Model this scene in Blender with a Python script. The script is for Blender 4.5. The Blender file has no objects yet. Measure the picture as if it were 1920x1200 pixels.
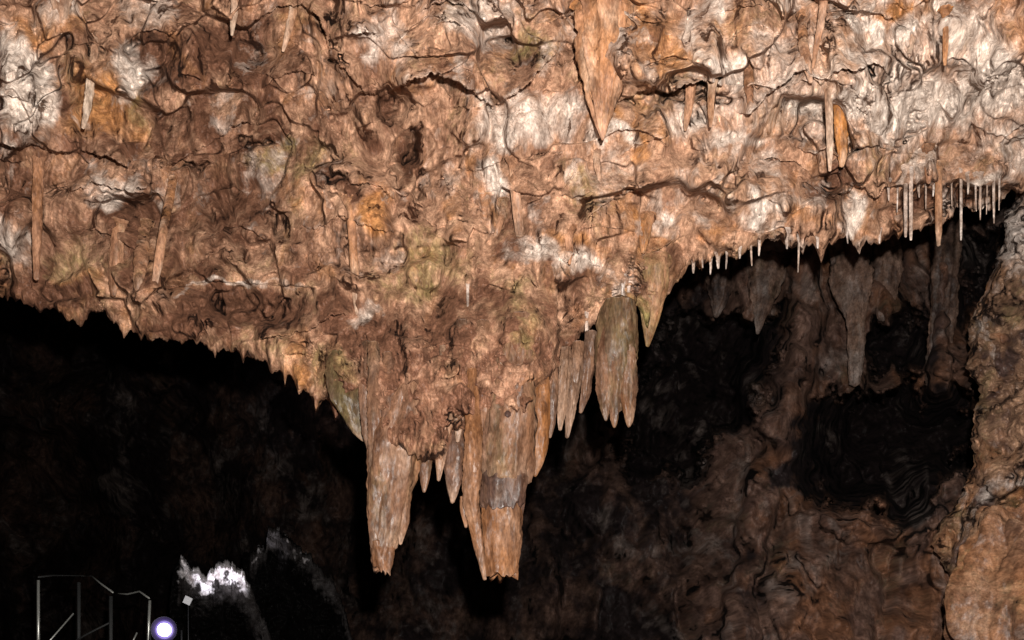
import bpy, math, random
import numpy as np

# ------------------------------------------------------------------ camera, world, light
F = 2059.0          # focal length in photo pixels (photo 1920 x 1200)
CAMZ = 1.6
SH = 0.36           # the lens looks up by this tangent (vertical shift keeps uprights upright)
scene = bpy.context.scene
cam_data = bpy.data.cameras.new("camera")
cam_data.sensor_width = 36.0
cam_data.lens = 36.0 * F / 1920.0
cam_data.shift_y = SH * F / 1920.0
cam_data.clip_start = 0.05
cam_data.clip_end = 200.0
cam = bpy.data.objects.new("camera", cam_data)
scene.collection.objects.link(cam)
cam.location = (0, 0, CAMZ)
cam.rotation_euler = (math.radians(90), 0, 0)
scene.camera = cam

world = bpy.data.worlds.new("World")
scene.world = world
world.use_nodes = True
bg = world.node_tree.nodes["Background"]
bg.inputs[0].default_value = (0.02, 0.016, 0.013, 1)
bg.inputs[1].default_value = 0.05

fl = bpy.data.lights.new("flash", 'POINT')      # the photographer's flash, on a bracket over the lens
fl.energy = 4200
fl.color = (1.0, 0.96, 0.90)
fl.shadow_soft_size = 0.03
flash = bpy.data.objects.new("flash", fl)
flash.location = (0.10, 0.0, CAMZ + 0.30)
scene.collection.objects.link(flash)

vs = scene.view_settings
vs.view_transform = 'Standard'
vs.look = 'None'
vs.exposure = 0.0
vs.gamma = 1.0
scene.cycles.use_denoising = True
scene.cycles.max_bounces = 5
scene.cycles.diffuse_bounces = 3

rng = np.random.default_rng(11)
random.seed(5)

def at(px, py, Y):
    return np.stack([(px - 960.0) / F * Y, Y + 0 * px, CAMZ + ((600.0 - py) / F + SH) * Y], -1)

# ------------------------------------------------------------------ noise in numpy
_G = np.array([[1,1,0],[-1,1,0],[1,-1,0],[-1,-1,0],[1,0,1],[-1,0,1],[1,0,-1],[-1,0,-1],
               [0,1,1],[0,-1,1],[0,1,-1],[0,-1,-1],[1,1,0],[-1,1,0],[0,-1,1],[0,-1,-1]], np.float32)
def _hash(ix, iy, iz, seed):
    n = (ix.astype(np.uint32) * np.uint32(374761393) + iy.astype(np.uint32) * np.uint32(668265263)
         + iz.astype(np.uint32) * np.uint32(2246822519) + np.uint32((seed * 3266489917 + 12345) & 0xffffffff))
    n = (n ^ (n >> np.uint32(13))) * np.uint32(1274126177)
    n = (n ^ (n >> np.uint32(15))) * np.uint32(2246822519)
    return n ^ (n >> np.uint32(16))
def pn(x, y, z, seed=0):
    x, y, z = np.broadcast_arrays(np.asarray(x, np.float32), np.asarray(y, np.float32), np.asarray(z, np.float32))
    ix, iy, iz = np.floor(x).astype(np.int32), np.floor(y).astype(np.int32), np.floor(z).astype(np.int32)
    fx, fy, fz = x - ix, y - iy, z - iz
    u, v, w = (t * t * t * (t * (t * 6 - 15) + 10) for t in (fx, fy, fz))
    def corner(a, b, c):
        g = _G[_hash(ix + a, iy + b, iz + c, seed) & np.uint32(15)]
        return g[..., 0] * (fx - a) + g[..., 1] * (fy - b) + g[..., 2] * (fz - c)
    def lerp(a, b, t): return a + t * (b - a)
    x0 = lerp(lerp(corner(0,0,0), corner(1,0,0), u), lerp(corner(0,1,0), corner(1,1,0), u), v)
    x1 = lerp(lerp(corner(0,0,1), corner(1,0,1), u), lerp(corner(0,1,1), corner(1,1,1), u), v)
    return lerp(x0, x1, w)
def pn2(x, y, seed=0):       # a plane through the volume, cheap 2-D gradient noise
    x, y = np.broadcast_arrays(np.asarray(x, np.float32), np.asarray(y, np.float32))
    ix, iy = np.floor(x).astype(np.int32), np.floor(y).astype(np.int32)
    fx, fy = x - ix, y - iy
    u, v = (t * t * t * (t * (t * 6 - 15) + 10) for t in (fx, fy))
    zz = np.zeros_like(ix)
    def corner(a, b):
        ang = (_hash(ix + a, iy + b, zz, seed) & np.uint32(1023)).astype(np.float32) * (2 * math.pi / 1024)
        return np.cos(ang) * (fx - a) + np.sin(ang) * (fy - b)
    a = corner(0,0); b = corner(1,0); c = corner(0,1); d = corner(1,1)
    p = a + u * (b - a); q = c + u * (d - c)
    return (p + v * (q - p)) * 1.4
def fbm(x, y, seed=0, o=4, g=0.5):
    s = 0; a = 1.0
    for k in range(o):
        s = s + a * pn2(x * 2 ** k + 17.3 * k, y * 2 ** k - 9.1 * k, seed + k); a *= g
    return s
def billow(x, y, seed=0, o=3, g=0.5):
    s = 0; a = 1.0
    for k in range(o):
        n = np.abs(pn2(x * 2.1 ** k + 7.7 * k, y * 2.1 ** k + 3.1 * k, seed + k))
        s = s + a * np.sqrt(n * n + 0.0004); a *= g
    return s
def cells(x, y, seed=0):     # distances to the nearest and second nearest random point
    ix, iy = np.floor(x).astype(np.int32), np.floor(y).astype(np.int32)
    f1 = np.full(np.shape(x), 9.0, np.float32); f2 = f1.copy()
    for a in (-1, 0, 1):
        for b in (-1, 0, 1):
            cx, cy = ix + a, iy + b
            h = _hash(cx, cy, np.zeros_like(cx), seed)
            dx = cx + (h & np.uint32(1023)).astype(np.float32) / 1024 - x
            dy = cy + ((h >> np.uint32(10)) & np.uint32(1023)).astype(np.float32) / 1024 - y
            d = np.sqrt(dx * dx + dy * dy)
            f2 = np.minimum(f2, np.maximum(f1, d)); f1 = np.minimum(f1, d)
    return f1, f2
def rnd(cx, cy, seed):
    return (_hash(cx, cy, np.zeros_like(cx), seed) & np.uint32(65535)).astype(np.float32) / 65535.0
def shells(x, y, seed, k, tilt=0.22, off=0.10, stripe=0.03, sf=5.0):
    """facets of broken flowstone: every cell is a tilted, fluted plate; k says how sharply plates meet"""
    ix, iy = np.floor(x).astype(np.int32), np.floor(y).astype(np.int32)
    den = 1e-12; num = 0; c0 = 0; c1 = 0; c2 = 0
    for a in (-1, 0, 1):
        for b in (-1, 0, 1):
            cx, cy = ix + a, iy + b
            dx = x - (cx + .5 + .8 * (rnd(cx, cy, seed) - .5)); dy = y - (cy + .5 + .8 * (rnd(cx, cy, seed + 1) - .5))
            w = np.exp(-k * (dx * dx + dy * dy)) + 1e-20
            gx, gy = (rnd(cx, cy, seed + 2) - .5) * 2, (rnd(cx, cy, seed + 3) - .38) * 2
            o = (rnd(cx, cy, seed + 4) - .5) * 2
            an = (rnd(cx, cy, seed + 5) - .5) * 1.0
            st = np.maximum(rnd(cx, cy, seed + 6) - .35, 0) * stripe
            q = (dx * np.cos(an) + dy * np.sin(an)) * sf
            f = off * o + tilt * (gx * dx + gy * dy) - 0.10 * tilt * (dx * dx + dy * dy) * 4 + st * np.abs(pn2(q, dy * .35 + cx * 1.7 + cy * 3.1, seed + 7))* 2
            num = num + w * f; den = den + w
            c0 = c0 + w * (rnd(cx, cy, seed + 8) - .5); c1 = c1 + w * (rnd(cx, cy, seed + 9) - .5); c2 = c2 + w * (rnd(cx, cy, seed + 10) - .5)
    return num / den, c0 / den, c1 / den, c2 / den
def sm(a, b, x):
    t = np.clip((x - a) / (b - a), 0, 1); return t * t * (3 - 2 * t)
def rbf(px, py, pts, sx, sy=None):
    sy = sy or sx
    num = 0; den = 1e-9
    for x, y, v in pts:
        w = np.exp(-((px - x) / sx) ** 2 - ((py - y) / sy) ** 2) + 1e-7 / (1 + ((px - x) / sx) ** 2 + ((py - y) / sy) ** 2)
        num = num + w * v; den = den + w
    return num / den
def poly_sd(px, py, poly):   # signed distance, positive inside
    inside = np.zeros(px.shape, bool); d2 = np.full(px.shape, 1e12)
    n = len(poly)
    for i in range(n):
        x0, y0 = poly[i]; x1, y1 = poly[(i + 1) % n]
        t = np.clip(((px - x0) * (x1 - x0) + (py - y0) * (y1 - y0)) / ((x1 - x0) ** 2 + (y1 - y0) ** 2), 0, 1)
        d2 = np.minimum(d2, (px - x0 - t * (x1 - x0)) ** 2 + (py - y0 - t * (y1 - y0)) ** 2)
        if y0 != y1:
            c = ((y0 > py) != (y1 > py)) & (px < (x1 - x0) * (py - y0) / (y1 - y0) + x0)
            inside ^= c
    d = np.sqrt(d2)
    return np.where(inside, d, -d)

# ------------------------------------------------------------------ materials
def rock_mat(name, tan, tan2, orange, dark, olive, pale, scale=1.0, rough=0.5, bump=0.5, spec=0.5, facet=0.5, squash=(1.0, 0.22, 0.8)):
    m = bpy.data.materials.new(name); m.use_nodes = True
    nt = m.node_tree; N = nt.nodes; L = nt.links
    b = N["Principled BSDF"]
    geo = N.new('ShaderNodeNewGeometry')
    mp = N.new('ShaderNodeMapping'); mp.inputs['Scale'].default_value = squash      # the grain of the stone
    L.new(geo.outputs['Position'], mp.inputs['Vector']); POS = mp.outputs[0]
    def noise(s, detail=4, rgh=0.55, dist=0.0):
        n = N.new('ShaderNodeTexNoise'); n.inputs['Scale'].default_value = s * scale
        n.inputs['Detail'].default_value = detail; n.inputs['Roughness'].default_value = rgh
        n.inputs['Distortion'].default_value = dist
        L.new(POS, n.inputs['Vector']); return n.outputs[0]
    def rng_(v, a, b_, c=0.0, d=1.0):
        n = N.new('ShaderNodeMapRange'); n.inputs[1].default_value = a; n.inputs[2].default_value = b_
        n.inputs[3].default_value = c; n.inputs[4].default_value = d; L.new(v, n.inputs[0]); return n.outputs[0]
    def math_(op, a, b_):
        n = N.new('ShaderNodeMath'); n.operation = op
        for k, v in ((0, a), (1, b_)):
            if isinstance(v, (int, float)): n.inputs[k].default_value = v
            else: L.new(v, n.inputs[k])
        n.use_clamp = False; return n.outputs[0]
    def mix(f, a, b_, mode='MIX'):
        n = N.new('ShaderNodeMix'); n.data_type = 'RGBA'; n.blend_type = mode
        if isinstance(f, (int, float)): n.inputs[0].default_value = f
        else: L.new(f, n.inputs[0])
        for k, v in ((6, a), (7, b_)):
            if isinstance(v, tuple): n.inputs[k].default_value = (*v, 1)
            else: L.new(v, n.inputs[k])
        return n.outputs[2]
    at_ = N.new('ShaderNodeAttribute'); at_.attribute_name = 'mask'
    sep = N.new('ShaderNodeSeparateColor'); L.new(at_.outputs['Color'], sep.inputs[0])
    n2 = noise(9, 6, 0.68); n3 = noise(30, 5, 0.68); n4 = noise(95, 3, 0.6)
    def mask(ch, n, k):
        v = math_('ADD', ch, math_('MULTIPLY', math_('SUBTRACT', n, 0.5), k))
        return rng_(v, 0.22, 0.80)
    c = mix(rng_(n2, 0.35, 0.65), tan, tan2)
    c = mix(mask(sep.outputs[1], n2, 1.3), c, orange)
    c = mix(mask(at_.outputs['Alpha'], n3, 1.2), c, olive)
    c = mix(mask(sep.outputs[2], n2, 1.3), c, dark)
    c = mix(mask(sep.outputs[0], n2, 1.4), c, pale)
    # veins of clean calcite and specks of clay in the stone itself
    clay = rng_(n3, 0.58, 0.76, 0.0, 0.5)
    c = mix(clay, c, dark)
    c = mix(1.0, c, mix(rng_(noise(17, 5, .7), 0.36, 0.64), (0.50, 0.46, 0.44), (1.40, 1.42, 1.45)), 'MULTIPLY')
    c = mix(1.0, c, mix(rng_(n4, 0.3, 0.7), (0.62, 0.59, 0.57), (1.30, 1.29, 1.28)), 'MULTIPLY')
    L.new(c, b.inputs['Base Color'])
    L.new(rng_(n3, 0.3, 0.7, rough - 0.16, rough + 0.2), b.inputs['Roughness'])
    b.inputs['Specular IOR Level'].default_value = spec
    b.inputs['Diffuse Roughness'].default_value = 0.36
    # chipped, knobbly facets: every small piece of stone leans its own way
    def vadd(op, a, b_):
        n = N.new('ShaderNodeVectorMath'); n.operation = op
        for k, v in ((0, a), (1, b_)):
            if isinstance(v, tuple): n.inputs[k].default_value = v
            else: L.new(v, n.inputs[k])
        return n.outputs[0]
    nz = N.new('ShaderNodeTexNoise'); nz.inputs['Scale'].default_value = 22 * scale; nz.inputs['Detail'].default_value = 3
    L.new(POS, nz.inputs['Vector'])
    pos = vadd('ADD', POS, vadd('MULTIPLY', vadd('SUBTRACT', nz.outputs['Color'], (.5, .5, .5)), (.035 / scale,) * 3))
    pos = vadd('MULTIPLY', pos, (1.0, 1.0, 0.62))
    nrm = None
    for sc_, am in ((11, facet), (30, facet * .75), (75, facet * .5)):
        vo = N.new('ShaderNodeTexVoronoi'); vo.feature = 'SMOOTH_F1' if sc_ == 11 else 'F1'; vo.inputs['Scale'].default_value = sc_ * scale
        if sc_ == 11: vo.inputs['Smoothness'].default_value = .25
        L.new(pos, vo.inputs['Vector'])
        t = vadd('MULTIPLY', vadd('SUBTRACT', vo.outputs['Color'], (.5, .5, .5)), (am,) * 3)
        nrm = t if nrm is None else vadd('ADD', nrm, t)
    bp = N.new('ShaderNodeBump'); bp.inputs['Strength'].default_value = bump; bp.inputs['Distance'].default_value = 0.02 / scale
    L.new(n4, bp.inputs['Height'])
    L.new(vadd('NORMALIZE', vadd('ADD', bp.outputs[0], nrm), (0, 0, 0)), b.inputs['Normal'])
    return m

def plain_mat(name, col, rough=0.5, metal=0.0, emit=None, strength=0.0):
    m = bpy.data.materials.new(name); m.use_nodes = True
    nt = m.node_tree; b = nt.nodes["Principled BSDF"]
    n = nt.nodes.new('ShaderNodeTexNoise'); n.inputs['Scale'].default_value = 18; n.inputs['Detail'].default_value = 5
    r = nt.nodes.new('ShaderNodeMix'); r.data_type = 'RGBA'
    r.inputs[6].default_value = tuple(c * 0.6 for c in col) + (1,); r.inputs[7].default_value = tuple(min(1, c * 1.2) for c in col) + (1,)
    nt.links.new(n.outputs[0], r.inputs[0]); nt.links.new(r.outputs[2], b.inputs['Base Color'])
    b.inputs['Roughness'].default_value = rough; b.inputs['Metallic'].default_value = metal
    if emit:
        b.inputs['Emission Color'].default_value = (*emit, 1); b.inputs['Emission Strength'].default_value = strength
    return m

M_ROOF = rock_mat('flowstone', (0.42, 0.25, 0.160), (0.265, 0.138, 0.084), (0.36, 0.165, 0.062), (0.125, 0.058, 0.034),
                  (0.20, 0.155, 0.06), (0.56, 0.47, 0.40), bump=.12, rough=.62, spec=.2, facet=.40)
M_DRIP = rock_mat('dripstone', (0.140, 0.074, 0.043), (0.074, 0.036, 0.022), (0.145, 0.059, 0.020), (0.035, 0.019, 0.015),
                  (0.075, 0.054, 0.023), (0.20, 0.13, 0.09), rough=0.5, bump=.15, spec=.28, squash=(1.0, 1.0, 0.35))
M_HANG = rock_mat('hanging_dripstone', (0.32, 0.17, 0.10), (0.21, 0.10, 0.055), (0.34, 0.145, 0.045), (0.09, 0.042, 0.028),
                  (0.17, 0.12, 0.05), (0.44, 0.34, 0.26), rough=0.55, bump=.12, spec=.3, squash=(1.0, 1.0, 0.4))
M_STRAW = rock_mat('calcite', (0.40, 0.30, 0.24), (0.28, 0.19, 0.14), (0.34, 0.18, 0.08), (0.16, 0.09, 0.06),
                   (0.2, 0.16, 0.08), (0.46, 0.40, 0.36), rough=0.4, bump=.1)
M_BACK = rock_mat('dark_rock', (0.105, 0.062, 0.046), (0.062, 0.034, 0.027), (0.12, 0.055, 0.030), (0.015, 0.010, 0.010),
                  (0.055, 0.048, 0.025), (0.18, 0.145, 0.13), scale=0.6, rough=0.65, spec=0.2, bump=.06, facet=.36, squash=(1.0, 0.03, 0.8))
M_WALL = rock_mat('wall_rock', (0.23, 0.138, 0.085), (0.13, 0.072, 0.046), (0.23, 0.10, 0.042), (0.055, 0.032, 0.026),
                  (0.12, 0.10, 0.04), (0.42, 0.36, 0.32), rough=0.55, spec=.3, bump=.12)
M_STEEL = plain_mat('galvanised_steel', (0.62, 0.62, 0.58), 0.35, 0.6)
M_UNLIT = plain_mat('unlit_steel', (0.035, 0.035, 0.035), 0.7, 0.1)  # unlit railing parts: their dimness is put into the colour
M_BLACK = plain_mat('black_housing', (0.03, 0.03, 0.035), 0.5)
M_LENS = plain_mat('lamp_lens', (0.9, 0.9, 0.95), 0.2, 0, (1.0, 0.96, 1.0), 5.0)
M_HALO_IN = plain_mat('violet_halo_inner', (0.03, 0.015, 0.12), 0.5, 0, (0.20, 0.11, 0.62), 0.5)  # glow around the lens, put into three emissive rings that fade outwards
M_HALO_MID = plain_mat('violet_halo_middle', (0.02, 0.01, 0.06), 0.6, 0, (0.10, 0.04, 0.42), 0.25)
M_HALO_OUT = plain_mat('violet_halo_outer', (0.02, 0.01, 0.06), 0.6, 0, (0.08, 0.03, 0.40), 0.07)
M_DIAMOND_MARK = plain_mat('pale_diamond_mark', (0.75, 0.75, 0.8), 0.4)
M_DUST = rock_mat('bare_white_calcite', (0.62, 0.58, 0.58), (0.45, 0.42, 0.43), (0.45, 0.36, 0.3), (0.12, 0.10, 0.10),
                  (0.3, 0.3, 0.25), (0.8, 0.78, 0.8), rough=0.4)

# ------------------------------------------------------------------ mesh helpers
def link_mesh(name, verts, faces, mat, mask=None, parent=None, loc=None, smooth=True):
    verts = np.asarray(verts, np.float32).reshape(-1, 3)
    faces = np.asarray(faces, np.int32)
    if loc is not None: verts = verts - np.asarray(loc, np.float32)
    me = bpy.data.meshes.new(name)
    k = faces.shape[1]
    me.vertices.add(len(verts)); me.vertices.foreach_set('co', verts.ravel())
    me.loops.add(faces.size); me.loops.foreach_set('vertex_index', faces.ravel())
    me.polygons.add(len(faces)); me.polygons.foreach_set('loop_start', np.arange(0, faces.size, k, dtype=np.int32))
    me.update(calc_edges=True); me.validate()
    me.polygons.foreach_set('use_smooth', np.full(len(me.polygons), smooth))
    if mask is not None:
        a = me.color_attributes.new('mask', 'FLOAT_COLOR', 'POINT')
        a.data.foreach_set('color', np.asarray(mask, np.float32).reshape(-1, 4).ravel())
    me.materials.append(mat)
    o = bpy.data.objects.new(name, me)
    scene.collection.objects.link(o)
    if loc is not None and parent is None: o.location = tuple(float(t) for t in loc)
    if parent is not None: o.parent = parent
    return o
def grid_faces(nr, nc, wrap=False):
    i = np.arange(nr - 1)[:, None]; j = np.arange(nc if wrap else nc - 1)[None, :]
    a = i * nc + j; b = i * nc + (j + 1) % nc
    return np.stack([a, b, b + nc, a + nc], -1).reshape(-1, 4)
def tag(o, label=None, cat=None, group=None, kind=None):
    if label: o['label'] = label
    if cat: o['category'] = cat
    if group: o['group'] = group
    if kind: o['kind'] = kind
    return o
def empty(name, loc):
    o = bpy.data.objects.new(name, None); o.location = tuple(float(t) for t in loc)
    o.empty_display_size = 0.1
    scene.collection.objects.link(o); return o

# ------------------------------------------------------------------ hanging stalactites: (centre px, py, half width px, distance) rows
CL = [
 ([(690,640,10,5.95),(688,700,15,5.85),(690,760,17,5.82),(694,820,14,5.8),(696,850,6,5.8)], 'stout grey strip of dripstone flat against the left flank of the cluster', dict(cols=(.25,.1,.4,.2))),
 ([(650,660,26,6.05),(650,710,36,5.98),(656,755,32,5.95),(664,785,20,5.95),(672,810,12,5.95),(684,828,4,5.95)], 'olive grey drapery with a slanting lower edge, far left of the cluster', dict(cols=(.2,.0,.3,.65), flute=.25, ribs=9)),
 ([(728,660,10,5.8),(728,720,15,5.7),(727,780,12,5.66),(725,815,7,5.66),(724,833,2,5.66)], 'mauve pointed stalactite overlapping the shoulder of the long left one', dict(cols=(.2,.05,.45,.1))),
 ([(838,650,16,5.85),(838,720,24,5.72),(832,770,22,5.68),(828,820,13,5.66),(825,870,8,5.66),(822,903,2.5,5.66)], 'fawn blade shaped stalactite ending in a thin point between the two longest', dict(cols=(.3,.35,.05,.15), flute=.2)),
 ([(800,780,8,5.85),(800,830,14,5.8),(797,880,11,5.78),(796,905,7,5.78),(795,924,2,5.78)], 'short stubby stalactite just right of the long left shaft', dict(cols=(.2,.25,.2,.25))),
 ([(862,770,16,5.8),(858,830,22,5.72),(853,880,19,5.7),(850,915,12,5.7),(848,944,3,5.7)], 'smooth grey brown stalactite tucked behind the orange rib', dict(cols=(.15,.1,.5,.05))),
 ([(868,600,12,5.8),(868,680,17,5.68),(866,740,14,5.62),(860,800,8,5.62),(858,830,3,5.62)], 'pinkish hanging strip above the grey brown stalactite', dict(cols=(.25,.2,.2,.05))),
 ([(905,600,10,5.8),(908,680,14,5.66),(912,760,16,5.6),(908,830,12,5.58),(902,890,6,5.58)], 'reddish strip running down the front left of the thickest stalactite', dict(cols=(.2,.35,.2,.0), flute=.2)),
 ([(775,640,14,5.85),(782,690,18,5.75),(790,730,14,5.72),(800,770,8,5.72),(806,800,3,5.72)], 'lumpy rose coloured pendant above the long left stalactite', dict(cols=(.3,.1,.3,.1))),
 ([(1018,650,8,6.0),(1018,720,13,5.9),(1016,790,15,5.86),(1013,840,14,5.86),(1008,870,10,5.86),(1003,894,2.5,5.86)], 'amber stalactite with a smooth pointed end, right of the thickest one', dict(cols=(.15,.75,.0,.0), lump=.06, flute=.08)),
 ([(1040,690,7,6.1),(1038,750,8,6.05),(1034,800,6,6.05),(1031,822,2,6.05)], 'thin dark spike closest to the amber stalactite', dict(cols=(.3,.1,.4,.1))),
 ([(1062,650,9,6.15),(1058,710,12,6.1),(1053,770,9,6.1),(1050,808,2.5,6.1)], 'pale fluted spike in the small clump right of the amber one', dict(cols=(.5,.35,.05,.05), flute=.25)),
 ([(1084,640,10,6.2),(1080,700,12,6.15),(1070,770,9,6.15),(1063,822,2.5,6.15)], 'slanting grey and orange spike, longest of the small clump', dict(cols=(.4,.25,.2,.05), flute=.25)),
 ([(1108,620,10,6.25),(1104,680,12,6.2),(1098,740,8,6.2),(1088,775,3,6.2)], 'dark mauve stalactite leaning left beside the wide three tipped drapery', dict(cols=(.3,.0,.5,.0), flute=.25)),
]
YC, YRT, YD = 5.72, 5.62, 6.1
LONG_LEFT = [(776,690,16,YC),(772,722,24,YC),(766,745,34,YC),(756,790,44,YC),(746,830,50,YC),(741,860,48,YC),(737,900,44,YC),(731,950,38,YC),(727,990,33,YC),(721,1010,27,YC),(718,1030,22,YC)]
LONG_RIGHT = [(976,590,22,YRT),(972,630,28,YRT),(968,670,36,YRT),(962,720,40,YRT),(955,780,48,YRT),(948,830,52,YRT),(945,870,50,YRT),(944,905,45,YRT)]
WIDE = [(1162,560,24,YD),(1158,600,34,YD),(1155,650,38,YD),(1154,700,36,YD),(1155,735,30,YD+.04),(1155,765,20,YD+.08)]
# ------------------------------------------------------------------ the hanging roof
LIP = [(-1000,440),(-400,470),(-100,520),(0,548),(40,572),(95,580),(130,592),(170,588),(200,592),(228,612),(280,625),(340,640),(400,648),(450,656),(500,672),
       (530,695),(560,718),(600,745),(640,768),(690,818),(720,845),(780,852),(800,866),(835,874),(860,850),(900,850),(985,842),(1005,800),(1030,755),(1050,700),
       (1080,640),(1110,610),(1150,588),(1190,582),(1215,590),(1250,560),(1268,528),(1290,505),(1340,488),(1400,468),(1435,452),
       (1480,456),(1510,458),(1535,470),(1555,456),(1585,442),(1612,458),(1645,462),(1690,436),(1730,420),(1780,408),
       (1830,392),(1870,372),(1910,352),(1980,330),(2300,300),(2950,330)]
lx, ly = zip(*LIP)
cpx = np.concatenate([np.linspace(-900, -70, 70, endpoint=False), np.linspace(-70, 1990, 1085), np.linspace(1990, 2900, 76)[1:]])
NC, NR = len(cpx), 575
lip = np.interp(cpx, lx, ly)
jag = np.zeros(NC)
def tooth(c, hw, ln):
    global jag
    jag = np.maximum(jag, ln * np.clip(1 - np.abs(cpx - c) / hw, 0, 1) ** 1.3)
for c in rng.uniform(-160, 690, 24): tooth(c, rng.uniform(4, 17), rng.uniform(4, 19))
for c in rng.uniform(1290, 1920, 40): tooth(c, rng.uniform(4, 14), rng.uniform(3, 14))
for c in (560, 592, 628, 660, 456, 232, 1540, 1612, 1215): tooth(c, 13, 26)
jag += 13 * fbm(cpx / 37, cpx * 0 + .5, 3, 5, .62)
TOP = -60.0
T = np.concatenate([np.linspace(-1.0, 0, 45, endpoint=False), np.linspace(0, 1, NR - 45)])[:, None]
PX = np.repeat(cpx[None, :], NR, 0)
PY = np.where(T < 0, TOP + T * 620, TOP + T * (lip[None, :] - TOP)) + jag[None, :] * sm(0.93, 1.0, T)

BASE = [(-600,-500,5.6),(300,-500,5.2),(1100,-500,4.9),(1900,-500,4.8),(2700,-500,4.8),(-700,100,6.2),(-700,450,6.6),(2600,100,5.6),(2600,350,6.0),(2250,300,6.8),(0,0,6.3),(300,0,6.2),(700,0,5.9),(1100,0,5.7),(1500,0,5.7),(1900,0,5.7),
        (0,250,6.7),(300,250,6.8),(500,250,6.8),(760,280,6.5),(1100,250,6.1),(1500,250,6.0),(1900,250,6.1),
        (0,540,7.1),(300,500,7.1),(450,580,7.0),(620,480,6.7),(700,600,6.3),(900,450,6.3),(900,650,6.1),(850,800,6.15),(1100,500,6.4),
        (1200,560,6.5),(1400,420,6.6),(1700,390,7.2),(1800,390,7.5),(1900,340,7.6),(1600,300,6.3)]
# overlapping flowstone sheets: (polyline of the sheet's hanging edge, how far it stands out, how far up it thins out, edge roughness)
EDGES = [
 ([(430,60),(470,45),(520,15),(560,8),(590,25),(612,65),(622,112),(648,132),(662,150),(680,172),(712,182),(735,170),(760,156),(800,142),(830,140),(870,160),
   (905,192),(930,196),(965,178),(1000,150),(1030,110),(1060,78)], 0.75, 150, 7),
 ([(1085,130),(1110,190),(1150,196),(1185,180),(1230,166),(1258,176),(1290,158),(1330,152),(1362,165)], 0.70, 150, 6),
 ([(1380,215),(1407,212),(1440,180),(1478,150),(1508,128),(1540,162),(1562,136),(1612,130),(1640,118),(1680,150)], 0.40, 120, 6),
 ([(-160,250),(0,268),(40,280),(60,270),(105,288),(150,284),(200,292),(240,314),(250,300)], 0.50, 170, 6),
 ([(300,320),(340,300),(380,278),(412,258),(430,242),(455,230),(478,232),(484,150)], 0.40, 110, 6),
 ([(470,640),(500,632),(540,630),(575,622),(605,602),(625,592),(660,590)], 0.32, 70, 5),
 ([(955,440),(990,446),(1020,462),(1045,480),(1062,492),(1085,470)], 0.30, 80, 4),
 ([(1490,330),(1512,345),(1535,360),(1560,369),(1582,362),(1605,350),(1640,372),(1660,350),(1700,352),(1760,348),(1830,352),(1890,346)], 0.38, 120, 7),
 ([(640,345),(660,342),(690,345),(715,350),(738,372),(750,410)], -0.22, 60, 5),
 ([(250,550),(290,540),(400,528),(520,535),(600,540)], 0.40, 34, 3),
 ([(1170,470),(1205,478),(1230,470),(1290,440)], 0.22, 70, 5),
 ([(840,200),(880,205),(915,195),(925,208),(955,180)], 0.22, 60, 5),
 ([(540,430),(600,425),(640,405),(700,430),(760,440)], 0.2, 70, 7),
 ([(0,395),(60,400),(120,360),(180,345),(250,362),(300,338)], 0.25, 70, 8),
 ([(1300,380),(1360,330),(1430,298),(1490,300),(1530,340)], -0.22, 90, 5),
]
RECESS = [(45,175,52,92,.03,-.28),(1900,150,60,110,.2,-.2),(1600,215,45,75,0,-.15),(440,582,180,22,.02,.22),(1235,188,85,12,-.1,.3),(1330,178,60,12,0,.2),(1430,392,140,90,0,-.22),(694,405,52,52,0,-.2),(195,190,95,100,0,-.2),(1030,495,80,40,.5,-.12),(760,305,62,17,-1.05,.5),(492,268,36,10,-.1,.5),(640,343,26,13,0,.4),(628,119,20,8,0.2,.4),(355,312,26,7,-.15,.35),(215,385,50,14,.5,.3),(600,310,40,16,1.3,.2),
          (1085,655,60,16,-.75,.35),(1560,352,45,14,.4,.3),(1830,375,70,22,-.2,.7),(1720,385,60,20,-.3,.5),(1700,250,60,8,-.7,.25),(440,90,60,40,.3,.35),(290,110,60,40,.2,.3),(735,200,16,44,.5,.25),(990,535,36,7,0,.3),(430,370,70,80,0,.25)]
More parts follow.
